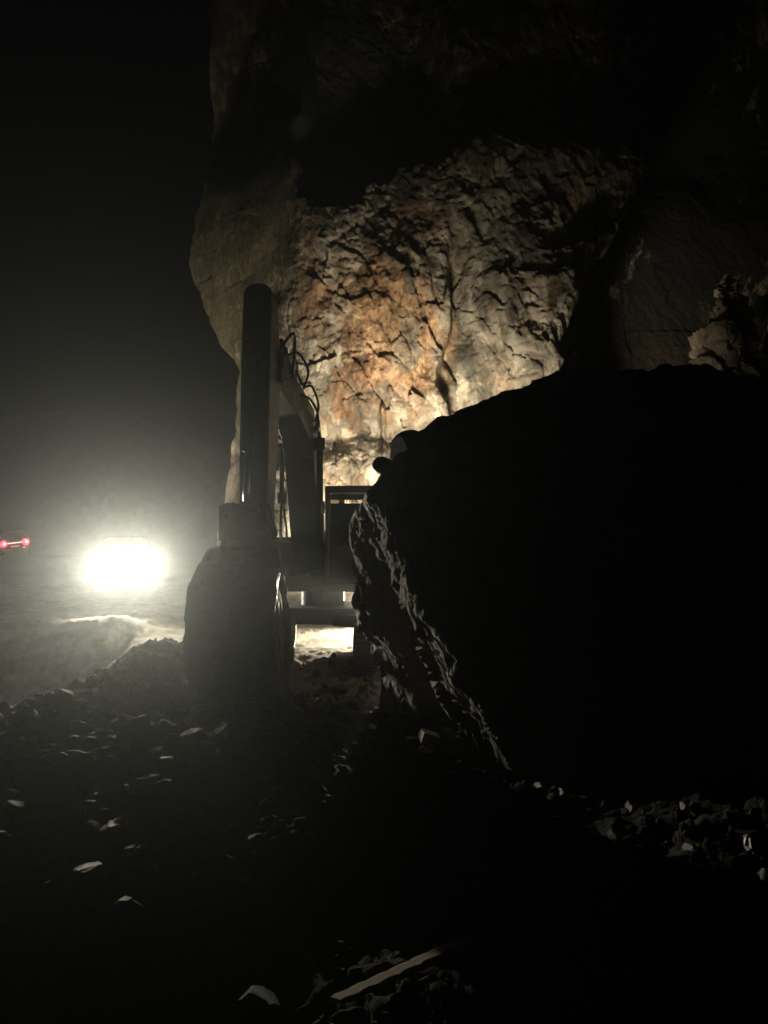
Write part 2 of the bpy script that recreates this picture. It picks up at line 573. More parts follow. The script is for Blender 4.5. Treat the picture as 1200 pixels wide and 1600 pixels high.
def make_cliff():
    nz, nx = 760, 680
    z = np.linspace(-1.2, 32.0, nz)
    # silhouette of the left edge, from the foot up
    edge_py = [1000, 830, 770, 690, 620, 560, 535, 490, 450, 380, 330, 280, 200, 100, 0, -500]
    edge_px = [345, 350, 357, 362, 368, 372, 358, 332, 312, 296, 299, 309, 312, 308, 306, 300]
    ez = [cz(p) for p in edge_py]
    ex = [cx(p) * 1.085 for p in edge_px]
    xl = np.interp(z, ez, ex) + 0.10 * fbm(z * 1.1, 0.0, 3.0, 4, 5)
    s = np.linspace(0, 1, nx)
    xr = 24.0
    X = np.zeros((nz, nx))
    B = np.zeros((nz, nx))
    nb = 60
    for k in range(nx):
        if k < nb:                                   # the flank that turns back behind the edge
            a = 1 - k / nb
            X[:, k] = xl + 0.25 * a + 3.0 * a ** 2.5
            B[:, k] = 10.0 * a ** 1.15
        else:
            q = (k - nb) / (nx - 1 - nb)
            X[:, k] = xl + (xr - xl) * (0.85 * q + 0.15 * q * q)
    Z = np.repeat(z[:, None], nx, 1)
    x, zz = X, Z
    PX, PY = 600 + x * KX, 840 - (zz - CAM_Z) * KX   # only used to read off the feature sizes below, in 1/41 m units
    wz = zz + 0.35 * fbm(x * 0.5, zz * 0.5, 1.0, 2, 9)
    wx = x + 0.35 * fbm(x * 0.5, zz * 0.5, 7.0, 2, 19)
    WPX, WPY = 600 + wx * KX, 840 - (wz - CAM_Z) * KX
    D = np.zeros_like(X)
    # left buttress: face turned away to the left of the arris near x=-3.2
    D += 2.4 * smooth(478, 330, WPX)
    D -= 0.7 * bump2(WPX, WPY, 350, 330, 70, 130)
    # everything above the ledge at y=290 steps back left of the rib
    ragged = 34 * fbm(x * 0.8, zz * 0.8, 2.0, 4, 55, 0.6)
    D += 2.0 * smooth(315, 235, WPY + ragged) * smooth(740, 640, WPX) * smooth(455, 480, WPX)
    D += 2.0 * smooth(280, 60, WPY)
    # rib that runs up on the right
    D -= 1.4 * bump2(WPX, WPY, 800, 260, 120, 320)
    # the bulge of ochre rock with its undercut
    D -= 1.15 * bump2(WPX, WPY, 610, 510, 100, 150)
    D += 0.9 * bump2(WPX, WPY, 560, 672, 90, 22)
    D -= 0.8 * smooth(690, 740, WPY) * smooth(720, 640, WPX)
    D += 1.0 * smooth(690, 700, WPX) * smooth(330, 470, WPY) * smooth(760, 700, WPX)
    D -= 0.9 * bump2(WPX, WPY, 790, 520, 45, 130)
    # right of a stepped arris the face drops back into a dark bay; a spur stands up beyond it
    arris = np.interp(PY, [-200, 0, 150, 300, 420, 560, 700], [1075, 1065, 1045, 985, 905, 868, 860]) + 14 * fbm(zz * 0.9, 0.0, 5.0, 4, 77)
    D += 5.5 * smooth(arris, arris + 30, PX)
    D -= 1.3 * np.exp(-((PX - arris + 22) / 34.0) ** 2) * smooth(330, 430, PY)
    # broken relief, dying out on the weathered flank
    amp = (0.22 + 0.78 * smooth(440, 500, PX + 0.35 * np.maximum(0, PY - 480))) * (1 - 0.35 * smooth(11, 16, zz))
    amp = amp * (1 - 0.7 * smooth(arris, arris + 40, PX))
    col = np.arange(nx)[None, :]
    amp = amp * (0.12 + 0.88 * smooth(nb - 2, nb + 26, col))
    jx, jz = x + 0.10 * fbm(x * 1.3, zz * 1.3, 4.0, 2, 33), zz + 0.10 * fbm(x * 1.3, zz * 1.3, 9.0, 2, 34)
    D -= amp * (0.70 * (facets((x + 0.28 * zz) / 3.1 + 3, zz / 3.8, 201, 0.8, 0.2) - 0.4)
                + 0.34 * blocks((jx + 0.35 * jz) / 1.7, jz / 2.1, 611, 1.0, 0.05, 0.42)
                + 0.20 * blocks((jx + 0.40 * jz) / 0.62 + 5, jz / 0.95, 621, 1.1, 0.12, 0.45)
                + 0.085 * blocks((jx + 0.30 * jz) / 0.27, jz / 0.40 + 9, 631, 1.2, 0.2, 0.6)
                + 0.16 * fbm(x * 0.7, zz * 0.6, 0.0, 3, 90) + 0.03 * fbm(x * 6, zz * 5, 0.0, 3, 95, 0.65))
    # pale thin arris below the scar
    D -= 0.5 * np.exp(-((PX - 599 - 0.04 * (PY - 680)) / 4.0) ** 2) * smooth(632, 650, PY) * smooth(740, 715, PY)
    Yv = CY + B + D
    # scale x with depth so that an outline keeps the place where it was measured
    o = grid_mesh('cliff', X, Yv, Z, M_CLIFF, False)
    return tag(o, 'towering broken rock face lit from below, ochre scar in its middle', 'cliff', None, 'structure')


make_cliff()


# ------------------------------------------------------------------ boulder
def rock_noise(bm, scale, amp, seed, stretch=(1, 1, 1), tilt=None):
    co = np.array([v.co[:] for v in bm.verts])
    no = np.array([v.normal[:] for v in bm.verts])
    p = co if tilt is None else co @ np.array(tilt.to_3x3()).T
    p = p / np.array(stretch) * scale
    d = amp * fbm(p[:, 0], p[:, 1], p[:, 2], 5, seed, 0.55, True)
    co = co + no * d[:, None]
    for v, c in zip(bm.verts, co):
        v.co = c
    bm.normal_update()


def make_boulder():
    pts = [(806, 1205, 7.0), (750, 1095, 7.45), (700, 1005, 7.9), (655, 920, 8.4), (604, 810, 9.1), (570, 770, 9.7),
           (606, 1140, 10.9), (594, 1050, 10.9), (567, 945, 10.7), (548, 850, 10.5), (553, 805, 10.3),
           (600, 742, 10.3), (640, 690, 10.3), (700, 664, 10.3), (760, 634, 10.3), (820, 600, 10.3), (880, 583, 10.2), (960, 580, 10.1), (1110, 584, 10.0), (1200, 602, 9.9),
           (1420, 770, 9.4), (1560, 1250, 7.1), (1050, 1330, 6.1), (1330, 1420, 5.9), (900, 830, 8.4), (1110, 810, 8.0), (1000, 1050, 6.9), (1250, 1000, 7.1)]
    back = [(700, 760, 12.2), (900, 660, 12.8), (1150, 660, 12.6), (1400, 850, 12.1), (1420, 1100, 11.6), (690, 1040, 12.0), (900, 1080, 12.6)]
    base = Vector((2.6, 8.0, 0))
    bm = bmesh.new()
    for q in pts + back:
        bm.verts.new(P(*q) - base)
    res = bmesh.ops.convex_hull(bm, input=bm.verts)
    bmesh.ops.delete(bm, geom=[e for e in res['geom_interior'] if isinstance(e, bmesh.types.BMVert)], context='VERTS')
    loose = [v for v in bm.verts if not v.link_faces]
    bmesh.ops.delete(bm, geom=loose, context='VERTS')
    bmesh.ops.triangulate(bm, faces=bm.faces)
    for it in range(6):
        long = [e for e in bm.edges if e.calc_length() > 0.062 * 2 ** (5 - it) * 0.55]
        if long:
            bmesh.ops.subdivide_edges(bm, edges=long, cuts=1, use_grid_fill=True)
            bmesh.ops.triangulate(bm, faces=bm.faces)
        if it in (2, 4):
            bmesh.ops.smooth_vert(bm, verts=bm.verts, factor=0.18, use_axis_x=True, use_axis_y=True, use_axis_z=True)
    bm.normal_update()
    # the left side is hollowed out between its far edge and the near ridge
    for v in bm.verts:
        c = v.co + base
        yr = float(np.interp(c.z, [-0.3, -0.21, 0.36, 0.87, 1.42, 2.24, 2.6], [6.95, 7.0, 7.45, 7.9, 8.4, 9.1, 9.7]))
        if v.normal.x < -0.3 and c.y < 11.2:
            u = (10.8 - c.y) / (10.8 - yr)
            k = min(1, max(0, (u - 0.22) / 0.56))
            fade = 1 - float(smooth(1.2, 2.1, np.array(c.z)))
            v.co.x += 0.42 * fade * math.sin(math.pi * k) ** 1.3
    bm.normal_update()
    T = Matrix.Rotation(R(30), 4, 'Y')
    rock_noise(bm, 0.7, 0.08, 301)
    co = np.array([v.co[:] for v in bm.verts])
    no = np.array([v.normal[:] for v in bm.verts])
    u, v_ = co[:, 0] * 0.72 + co[:, 1] * 0.75, co[:, 2]
    u, v_ = u + 0.06 * fbm(u * 3, v_ * 3, 1.0, 2, 341), v_ + 0.06 * fbm(u * 3, v_ * 3, 6.0, 2, 342)
    su = u - 0.42 * v_                      # bedding dips with the long streaks
    d = (0.085 * (blocks(su / 0.48, v_ / 3.2, 351, 0.9, 0.2, 0.6) - 0.3) + 0.042 * (blocks(su / 0.17 + 4, v_ / 1.6, 361, 1.0, 0.3, 0.6) - 0.3)
         + 0.018 * (blocks(su / 0.07, v_ / 0.8 + 2, 371, 1.1, 0.2, 0.6) - 0.3) + 0.008 * fbm(co[:, 0] * 9, co[:, 1] * 9, co[:, 2] * 9, 3, 381))
    for v, c in zip(bm.verts, co + no * d[:, None]):
        v.co = c
    bm.normal_update()
    me = bpy.data.meshes.new('boulder')
    bm.to_mesh(me)
    bm.free()
    o = link_mesh('boulder', me, M_BOULDER)
    o.location = base
    return tag(o, 'house-sized dark fallen boulder with a streaked overhanging left side', 'boulder')


make_boulder()


def make_spur():
    """Rock pinnacle that stands at the foot of the bay on the right."""
    base = Vector((13.2, 27.5, 1.0))
    pts = [(1088, 580, 26.6), (1076, 640, 26.4), (1100, 520, 26.8), (1118, 470, 27.0), (1133, 424, 27.3), (1141, 424, 27.4), (1150, 470, 27.2), (1166, 482, 27.2), (1170, 500, 27.1), (1180, 545, 27.0), (1212, 575, 27.0),
           (1235, 640, 27.0), (1070, 760, 26.2), (1240, 760, 26.6), (1128, 520, 26.0), (1140, 600, 25.6), (1150, 700, 25.4)]
    pts += [(x + (1140 - x) * 0.3, y + 12, 29.5) for x, y, d in pts[:13:2]]
    bm = bmesh.new()
    for q in pts:
        bm.verts.new(P(*q) - base)
    bmesh.ops.convex_hull(bm, input=bm.verts)
    bmesh.ops.delete(bm, geom=[v for v in bm.verts if not v.link_faces], context='VERTS')
    for it in range(5):
        bmesh.ops.triangulate(bm, faces=bm.faces)
        long = [e for e in bm.edges if e.calc_length() > 0.09 * 2 ** (4 - it)]
        if long:
            bmesh.ops.subdivide_edges(bm, edges=long, cuts=1, use_grid_fill=True)
        if it in (1, 2):
            bmesh.ops.smooth_vert(bm, verts=bm.verts, factor=0.25, use_axis_x=True, use_axis_y=True, use_axis_z=True)
    bmesh.ops.triangulate(bm, faces=bm.faces)
    bm.normal_update()
    co = np.array([v.co[:] for v in bm.verts])
    no = np.array([v.normal[:] for v in bm.verts])
    d = 0.55 * (blocks((co[:, 0] + 0.3 * co[:, 2]) / 0.9, co[:, 2] / 1.5, 711, 1.0, 0.3, 0.7) - 0.4) + 0.2 * (blocks(co[:, 0] / 0.35, co[:, 2] / 0.5, 721, 1.0, 0.3, 0.7) - 0.4) + 0.18 * fbm(co[:, 0], co[:, 1], co[:, 2], 4, 731)
    for v, c in zip(bm.verts, co + no * d[:, None]):
        v.co = c
    me = bpy.data.meshes.new('rock_spur')
    bm.to_mesh(me)
    bm.free()
    o = link_mesh('rock_spur', me, mat_rock('spur_rock', (0.13, 0.11, 0.082), (0.42, 0.36, 0.275), 1.4, 0.9, True, 0.8))
    o.location = base
    return tag(o, 'jagged pale rock pinnacle catching light in the dark bay behind the boulder', 'rock')


make_spur()


# ------------------------------------------------------------------ loose stones
def rock_mesh(name, seed, sub=3, flat=0.7, planes=11):
    r = random.Random(seed)
    bm = bmesh.new()
    bmesh.ops.create_icosphere(bm, subdivisions=sub, radius=1.0)
    for _ in range(planes):
        n = Vector((r.uniform(-1, 1), r.uniform(-1, 1), r.uniform(-1, 1))).normalized()
        d = r.uniform(0.52, 0.86)
        for v in bm.verts:
            e = v.co.dot(n) - d
            if e > 0:
                v.co -= n * e
    for v in bm.verts:
        v.co.x *= r.uniform(0.995, 1.005)
        v.co.z *= flat
    bm.normal_update()
    rock_noise(bm, 3.0, 0.012, seed)
    me = bpy.data.meshes.new(name)
    bm.to_mesh(me)
    bm.free()
    return me


ROCKS = [rock_mesh('stone', 500 + k, 3, rng.uniform(0.5, 0.85)) for k in range(7)]
PALES = [rock_mesh('pale_stone', 600 + k, 3, rng.uniform(0.3, 0.6), 14) for k in range(5)]
for me in ROCKS:
    me.materials.append(M_STONE)
for me in PALES:
    me.materials.append(M_PALE)


def put_rock(name, me, loc, s, rot=None, sz=None):
    o = bpy.data.objects.new(name, me)
    COL.objects.link(o)
    o.location = loc
    o.scale = (s * rng.uniform(0.8, 1.25), s * rng.uniform(0.8, 1.2), s * rng.uniform(0.75, 1.1)) if sz is None else sz
    o.rotation_euler = rot or (rng.uniform(-0.3, 0.3), rng.uniform(-0.3, 0.3), rng.uniform(0, 6.28))
    return o


FRAG = [
    (36, 1153, 14, 10, 'pale chip at the far edge of the slope below the tail lights'),
    (18, 1190, 18, 0, 'flat pale chip lying alone low on the dark slope'),
    (175, 1180, 12, -60, 'small upright pale splinter on the mound slope'),
    (258, 1183, 22, 60, 'slim curved pale splinter standing below the excavator bucket'),
    (230, 1213, 34, 2, 'brightest ragged pale fragment on the slope below the bucket'),
    (194, 1226, 14, 20, 'small pale chip beside the brightest ragged fragment'),
    (190, 1276, 26, -28, 'tilted pale flake lying across a flat flake on the slope'),
    (176, 1286, 34, -4, 'long flat pale flake under the tilted flake'),
    (204, 1322, 22, 16, 'pale chip below the crossed pair of flakes'),
    (242, 1354, 11, -8, 'tiny bright chip on the dark slope'),
    (196, 1404, 22, 0, 'lone flat pale flake low on the dark slope'),
    (132, 1353, 50, 2, 'long thin grey sliver lying level on the dark slope'),
    (375, 1073, 13, 10, 'pale chip lying at the foot of the excavator bucket'),
    (572, 1142, 18, 60, 'pale splinter leaning near the foot of the boulder'),
    (655, 1155, 38, 28, 'pale broken slab at the foot of the boulder'),
    (660, 1178, 16, 75, 'thin upright splinter beside the pale broken slab'),
    (812, 1206, 16, 80, 'pointed white shard standing at the boulder corner'),
    (841, 1207, 22, 50, 'bright white shard leaning at the boulder corner'),
    (836, 1233, 18, 30, 'grey white chip below the two shards at the boulder corner'),
    (870, 1242, 18, 40, 'pale chip in front of the boulder right of the shards'),
    (978, 1266, 15, 80, 'small bright white shard in front of the boulder'),
    (951, 1312, 20, 75, 'narrow pale shard nearer than the others before the boulder'),
    (1068, 1331, 18, 14, 'small flat white chip on the black rubble'),
    (1060, 1266, 11, -70, 'small yellowish chip beside the base of the boulder'),
    (700, 1212, 12, 60, 'first pale chip of the row before the boulder'),
    (780, 1208, 30, -4, 'flat pale flake in the row before the boulder'),
]

n_st = 0
while n_st < 210:
    px, py = rng.uniform(-20, 1220), 1080 + 520 * rng.random() ** 1.3
    if 560 < px and py < 1200 + (px - 800) * 0.35:
        continue
    if 430 < px < 750 and py > 1440 - (px - 500) * 0.3:      # the plank's bed stays clear
        continue
    if any(abs(px - f[0]) < 34 and -75 < py - f[1] < 14 for f in FRAG):
        continue
    q = on_ground(px, py)
    if q.y > 14:
        continue
    s = rng.choice((0.035, 0.045, 0.055, 0.07, 0.09, 0.13)) * (0.6 + q.y * 0.09)
    o = put_rock('stone', rng.choice(ROCKS), q + Vector((0, 0, s * 0.15)), s)
    tag(o, 'dark angular stone lying loose on the black rubble slope', 'stone', 'loose dark stones on the rubble')
    n_st += 1

# countless small chips between them: one mesh
bm = bmesh.new()
for k in range(2600):
    y = 1.6 + 13 * rng.random() ** 1.25
    x = rng.uniform(-0.62, 0.62) * (y + 1.2)
    s = rng.choice((0.012, 0.018, 0.025, 0.035, 0.05)) * (0.6 + 0.1 * y)
    z = gz(x, y) if k % 1 == 0 else 0
    M = Matrix.Translation((x, y, z + s * 0.2)) @ Euler((rng.uniform(0, 6), rng.uniform(0, 6), rng.uniform(0, 6))).to_matrix().to_4x4() @ Matrix.Diagonal((s * rng.uniform(0.7, 1.6), s, s * rng.uniform(0.4, 0.8), 1))
    bmesh.ops.create_icosphere(bm, subdivisions=1, radius=1, matrix=M)
me = bpy.data.meshes.new('gravel')
bm.to_mesh(me)
bm.free()
o = link_mesh('gravel', me, M_STONE)
tag(o, 'small dark stone chips strewn over the rubble', 'gravel', None, 'stuff')

LAMP = P(195, 885, 21.5)


def perch(px, py, clear=0.045):
    """Point on a pixel's line of sight, at or above the ground, that the headlights can reach over the rubble."""
    q = on_ground(px, py)
    d = np.linspace(q.y, max(2.2, q.y - 1.6), 60)
    p0, p1 = P(px, py, 1.0), P(px, py, 2.0)
    k = p1 - p0
    t = np.linspace(0.02, 0.75, 60)[None, :]
    X, Z = p0.x + k.x * (d - 1), p0.z + k.z * (d - 1)
    hx = X[:, None] * (1 - t) + LAMP.x * t
    hy = d[:, None] * (1 - t) + LAMP.y * t
    need = ((ground_z(hx, hy) + clear * np.minimum(1, t * 12) - LAMP.z * t) / (1 - t)).max(1)
    ok = np.nonzero(Z >= need)[0]
    i = ok[0] if len(ok) else 20
    return Vector((X[i], d[i], float(Z[i])))


# pale fragments the lamps pick out: (px, py, length px, tilt in the picture, label)


def shard_mesh(seed):
    """Thin angular flake, 1 long (x), about 1 deep (y), flat on top (z)."""
    r = random.Random(seed)
    n = r.randint(5, 8)
    sk = r.uniform(-0.5, 0.5)
    ol = []
    for k in range(n):
        a = 2 * math.pi * k / n + r.uniform(-0.35, 0.35)
        q = r.uniform(0.35, 1.0)
        yy = 0.5 * r.uniform(0.35, 1.0) * math.sin(a)
        ol.append((0.5 * q * math.cos(a) + sk * yy, yy))
    top = [(x * 0.9, y * 0.9, r.uniform(-0.10, 0.05)) for x, y in ol]
    mid = [(x, y, -0.10 + r.uniform(-0.05, 0.05)) for x, y in ol]
    low = [(x * 0.8 + 0.1, y * 0.8, -0.7) for x, y in ol]
    m = MB().loft([low, mid, top])
    bm = m.bm
    bmesh.ops.triangulate(bm, faces=bm.faces)
    bmesh.ops.subdivide_edges(bm, edges=bm.edges, cuts=2, use_grid_fill=True)
    bmesh.ops.recalc_face_normals(bm, faces=bm.faces)
    bm.normal_update()
    rock_noise(bm, 5.0, 0.014, seed)
    me = bpy.data.meshes.new('pale_fragment')
    bm.to_mesh(me)
    bm.free()
    me.materials.append(M_PALE)
    return me


SHARDS = [shard_mesh(900 + k) for k in range(8)]
for px, py, ln, tilt, lab in FRAG:
    q = perch(px, py)
    if px > 560:
        q = q + Vector((0, -0.06, 0.05))
    gap = q.z - gz(q.x, q.y)
    drop = min(max(0.03, gap), 0.05) + 0.02
    L = ln / F_PX * q.y * 1.2
    tl = R(tilt)
    if px < 560:      # stones whose broken flat top is tipped a little towards the lamps
        up = Vector((-0.10 + 0.25 * math.sin(tl) * (abs(tilt) < 50), 0.15, 1)).normalized()
        dep = L * (1.3 if abs(tilt) < 50 else 2.2)
        ax = Vector((1, 0, 0)) if abs(tilt) < 50 else Vector((0.8, 0.6, 0))
    else:             # shards with their broad broken side to the left
        up = Vector((-0.90, -0.10, 0.42)).normalized()
        dep = L * 2.0
        ax = Vector((0.1, 0.25 * math.cos(tl), math.sin(tl) + 0.3))
    ax = (ax - up * ax.dot(up)).normalized()
    ay = up.cross(ax)
    M = Matrix((ax, ay, up)).transposed()
    o = put_rock('pale_fragment', SHARDS[rng.randrange(8)], q, L, M.to_euler(), (L, dep, drop if px < 560 else L * 0.8))
    if gap > 0.05:    # the dark stone that carries it
        r0 = max(0.62 * L, 0.55 * gap)
        st = put_rock('stone', ROCKS[rng.randrange(7)], q - Vector((0, -0.3 * r0, 0.5 * gap + 0.03)), 1, (0, 0, rng.uniform(0, 6)), (r0 * 1.3, r0 * 1.2, (0.5 * gap + 0.01) / 0.62))
        tag(st, 'dark angular stone lying loose on the black rubble slope', 'stone', 'loose dark stones on the rubble')
    tag(o, lab, 'rock fragment', 'pale fragments scattered over the rubble')


# stones lodged on the boulder's stepped left shoulder
def lodge(px, py, d, rx, rz, lab, seed):
    o = put_rock('lodged_stone', rock_mesh('lodged_stone', seed, 3, 0.8), P(px, py, d), 1, (0.1, 0.1, seed), (rx, rx * 0.9, rz))
    o.data.materials.append(M_STONE)
    return tag(o, lab, 'stone')


lodge(599, 729, 10.1, 0.16, 0.19, 'small rounded stone perched on the left shoulder of the boulder', 701)
lodge(642, 708, 10.2, 0.36, 0.40, 'squarish stone block wedged on the stepped left shoulder of the boulder', 702)


# ------------------------------------------------------------------ plank, boards, torn plastic
def board(name, px0, py0, px1, py1, wid, thick, mat, lab, cat, lift=0.03):
    a, b = perch(px0, py0, 0.02), perch(px1, py1, 0.02)
    a.z += lift
    b.z += lift
    d = b - a
    L = d.length
    bm = MB()
    n = 24
    rings = []
    for k in range(n + 1):
        x = -L / 2 + L * k / n
        e = 0.008 * math.sin(k * 1.7) + 0.006 * math.sin(k * 3.1)
        ww = wid * (1 if 0 < k < n else 0.82)
        rings.append([(x + 0.02 * (k == 0), -ww / 2 + e, -thick / 2), (x, ww / 2 + e * 0.6, -thick / 2), (x, ww / 2 + e * 0.6, thick / 2), (x + 0.03 * (k == n), -ww / 2 + e, thick / 2)])
    bm.loft(rings)
    o = bm.build(name, mat, None, 0.004)
    o.location = (a + b) / 2
    o.rotation_euler = (d.to_track_quat('X', 'Z') @ Euler((R(-14), 0, 0)).to_quaternion()).to_euler()
    return tag(o, lab, cat)


board('wood_plank', 524, 1606, 722, 1508, 0.085, 0.025, M_WOOD, 'bare wooden plank lying on the dark rubble nearest the camera', 'plank', 0.11)
board('broken_board', 1160, 1386, 1240, 1366, 0.045, 0.02, M_PALE, 'thin pale board lying beneath the torn white sheet', 'board', 0.03)


def torn_sheet(name, outline, d, thick, mat, lab, cat):
    """Crumpled flat scrap with an irregular torn outline."""
    c = sum((P(x, y, d) for x, y in outline), Vector()) / len(outline)
    r = random.Random(len(outline) * 7)
    xm = sum(x for x, _ in outline) / len(outline)
    front = [P(x, y, d - (x - xm) * 0.0085 + 0.02 * r.uniform(-1, 1)) - c for x, y in outline]
    back = [p + Vector((thick, 0.3 * thick, -0.2 * thick)) for p in front]
    bm = MB()
    bm.loft([front, back])
    bmesh.ops.triangulate(bm.bm, faces=bm.bm.faces)
    bmesh.ops.subdivide_edges(bm.bm, edges=bm.bm.edges, cuts=2, use_grid_fill=True)
    o = bm.build(name, mat, None)
    o.location = c
    return tag(o, lab, cat)


dd = perch(1185, 1372).y
torn_sheet('torn_sheet', [(1172, 1379), (1178, 1366), (1184, 1363), (1190, 1356), (1196, 1358), (1199, 1374), (1186, 1378)], dd, 0.02, M_PLASTIC,
           'bright torn white sheet standing on the thin board by the boulder', 'sheet')
d2 = perch(1160, 1325).y
torn_sheet('plastic_scrap', [(1141, 1308), (1146, 1303), (1158, 1306), (1168, 1303), (1166, 1308), (1160, 1310), (1163, 1320), (1171, 1326), (1168, 1332), (1178, 1342), (1176, 1346), (1166, 1338), (1161, 1326),
                            (1157, 1313), (1150, 1316), (1148, 1312)], d2, 0.015, M_PLASTIC, 'ragged strip of grey plastic hanging over the rubble behind the white sheet', 'plastic scrap')


# ------------------------------------------------------------------ excavator
def make_excavator():
    TH = R(-6)
    root = empty('excavator', (-1.21, 14.3, -0.35), TH)
    tag(root, 'dark crawler excavator facing the camera, its stick upright and bucket on the ground', 'excavator')
    # --- crawler tracks (square to the road)
    for side in (-1, 1):
        x0 = side * 0.96
        L, Hh, rad = 1.75, 0.40, 0.40
        prof = []
        for k in range(13):
            a = math.pi / 2 + math.pi * k / 12
            prof.append((-L + rad + rad * math.cos(a), 0.42 + rad * math.sin(a)))
        for k in range(13):
            a = -math.pi / 2 + math.pi * k / 12
            prof.append((L - rad + rad * math.cos(a), 0.42 + rad * math.sin(a)))
        tb = MB()
        inner = [(y * 0.955, 0.42 + (z - 0.42) * 0.86) for y, z in prof]
        o_, i_ = x0 - 0.275, x0 + 0.275
        n = len(prof)
        ring = [[(o_, *p) for p in prof], [(i_, *p) for p in prof], [(i_, *p) for p in inner], [(o_, *p) for p in inner]]
        ring.append(ring[0])
        tb.loft(ring, False)
        # grouser bars
        per = prof + [prof[0]]
        for k in range(n):
            a, b = Vector((0, *per[k])), Vector((0, *per[k + 1]))
            m_ = max(1, int((b - a).length / 0.13))
            for j in range(m_):
                c = a.lerp(b, (j + 0.5) / m_)
                ang = math.atan2((b - a).z, (b - a).y)
                tb.box((x0, c.y, c.z), (0.55, 0.03, 0.06), (ang, 0, 0))
        tr = tb.build('track', M_STEEL, root)
        tr.rotation_euler = (0, 0, -TH)
        fr = MB().box((x0, 0, 0.42), (0.34, 2.5, 0.36)).build('track_frame', M_STEEL, tr, 0.02)
        for yy in (-1.35, 1.35):
            MB().rod((x0 - 0.14, yy, 0.42), (x0 + 0.14, yy, 0.42), 0.33, seg=28).build('idler' if yy < 0 else 'sprocket', M_STEEL, tr, 0.015)
        for yy in (-0.8, -0.4, 0, 0.4, 0.8):
            MB().rod((x0 - 0.2, yy, 0.16), (x0 + 0.2, yy, 0.16), 0.10).build('track_roller', M_STEEL, tr)
    cb = MB().box((0, 0.1, 0.90), (1.50, 1.5, 0.30))
    for sx in (-1, 1):
        for sy in (-1, 1):
            cb.box((sx * 0.62, sy * 0.75 + 0.1, 0.84), (0.5, 0.3, 0.22), (0, 0, 0.5 * sx * sy))
    cb.build('carbody', M_STEEL, root, 0.02)
    MB().rod((0, 0.2, 1.05), (0, 0.2, 1.40), 0.42, seg=36).build('slewing_ring', M_STEEL, root)
    # --- upper structure
    MB().box((0.0, 0.55, 1.47), (2.35, 3.4, 0.16)).box((0, -0.6, 1.58), (0.9, 1.2, 0.16)).build('deck', M_PAINT, root, 0.02)
    MB().box((-0.83, -0.35, 1.92), (0.62, 1.5, 0.74)).box((-0.83, -1.02, 1.70), (0.56, 0.3, 0.3)).build('tool_box', M_PAINT, root, 0.03)
    MB().prism([(0.55, 1.55), (2.1, 1.55), (2.1, 2.28), (1.9, 2.36), (0.7, 2.36), (0.55, 2.25)], -1.15, 1.15).build('engine_hood', M_PAINT, root, 0.03)
    MB().prism([(1.9, 1.42), (2.45, 1.5), (2.55, 1.75), (2.5, 2.2), (2.35, 2.3), (1.9, 2.3)], -1.18, 1.18).build('counterweight', M_PAINT, root, 0.05)
    MB().rod((-0.6, 1.3, 2.36), (-0.6, 1.3, 2.75), 0.06).build('exhaust_pipe', M_STEEL, root)
    # --- cab: floor, roof, pillars, panels around real openings
    c0, c1, y0, y1, zb, zt = 0.31, 1.20, -1.32, 0.35, 1.56, 3.26
    cab = MB()
    cab.box(((c0 + c1) / 2, (y0 + y1) / 2, zt - 0.06), (c1 - c0, y1 - y0, 0.12))
    cab.box(((c0 + c1) / 2, (y0 + y1) / 2, zb + 0.04), (c1 - c0, y1 - y0, 0.08))
    for xx in (c0 + 0.045, c1 - 0.045):
        for yy in (y0 + 0.045, y1 - 0.045):
            cab.box((xx, yy, (zb + zt) / 2), (0.09, 0.09, zt - zb - 0.02))
    cab.box(((c0 + c1) / 2, y0 + 0.03, zb + 0.36), (c1 - c0 - 0.17, 0.05, 0.6))
    cab.box((c0 + 0.03, (y0 + y1) / 2, zb + 0.45), (0.05, y1 - y0 - 0.17, 0.8))
    cab.box((c1 - 0.03, (y0 + y1) / 2, zb + 0.45), (0.05, y1 - y0 - 0.17, 0.8))
    cab.box(((c0 + c1) / 2, y1 - 0.03, zb + 0.70), (c1 - c0 - 0.17, 0.05, 1.28))
    cab.box(((c0 + c1) / 2, y0 + 0.03, zt - 0.20), (c1 - c0 - 0.17, 0.045, 0.10))
    cabo = cab.build('cab', M_CABPAINT, root, 0.025)
    MB().box(((c0 + c1) / 2, y0 + 0.03, zb + 1.02), (c1 - c0 - 0.19, 0.012, 0.74)).build('windscreen', M_GLASS, cabo)
    MB().box((c0 + 0.03, (y0 + y1) / 2, zb + 1.2), (0.012, y1 - y0 - 0.19, 0.68)).build('side_window', M_GLASS, cabo)
    MB().box((c1 - 0.03, (y0 + y1) / 2, zb + 1.2), (0.012, y1 - y0 - 0.19, 0.68)).build('side_window', M_GLASS, cabo)
    st = MB().box((0.76, -0.35, zb + 0.5), (0.5, 0.5, 0.16)).box((0.76, -0.08, zb + 0.85), (0.48, 0.14, 0.62), (-0.12, 0, 0))
    st.build('seat', M_RUBBER, cabo, 0.03)
    MB().tube([(c1 - 0.1, y0 + 0.02, zb + 0.75), (c1 - 0.1, y0 - 0.07, zb + 0.78), (c1 - 0.1, y0 - 0.07, zb + 1.4), (c1 - 0.1, y0 + 0.02, zb + 1.44)], 0.014).build('grab_rail', M_STEEL, cabo)
    MB().box((c0 - 0.02, y0 - 0.03, zb + 1.32), (0.05, 0.04, 0.22)).rod((c0 + 0.03, y0 + 0.01, zb + 1.32), (c0 - 0.02, y0 - 0.03, zb + 1.32), 0.012).build('mirror', M_STEEL, cabo, 0.008)
    # worn yellow lettering on the visor band, no longer readable in the photograph
    lt = MB()
    lx0 = 0.60
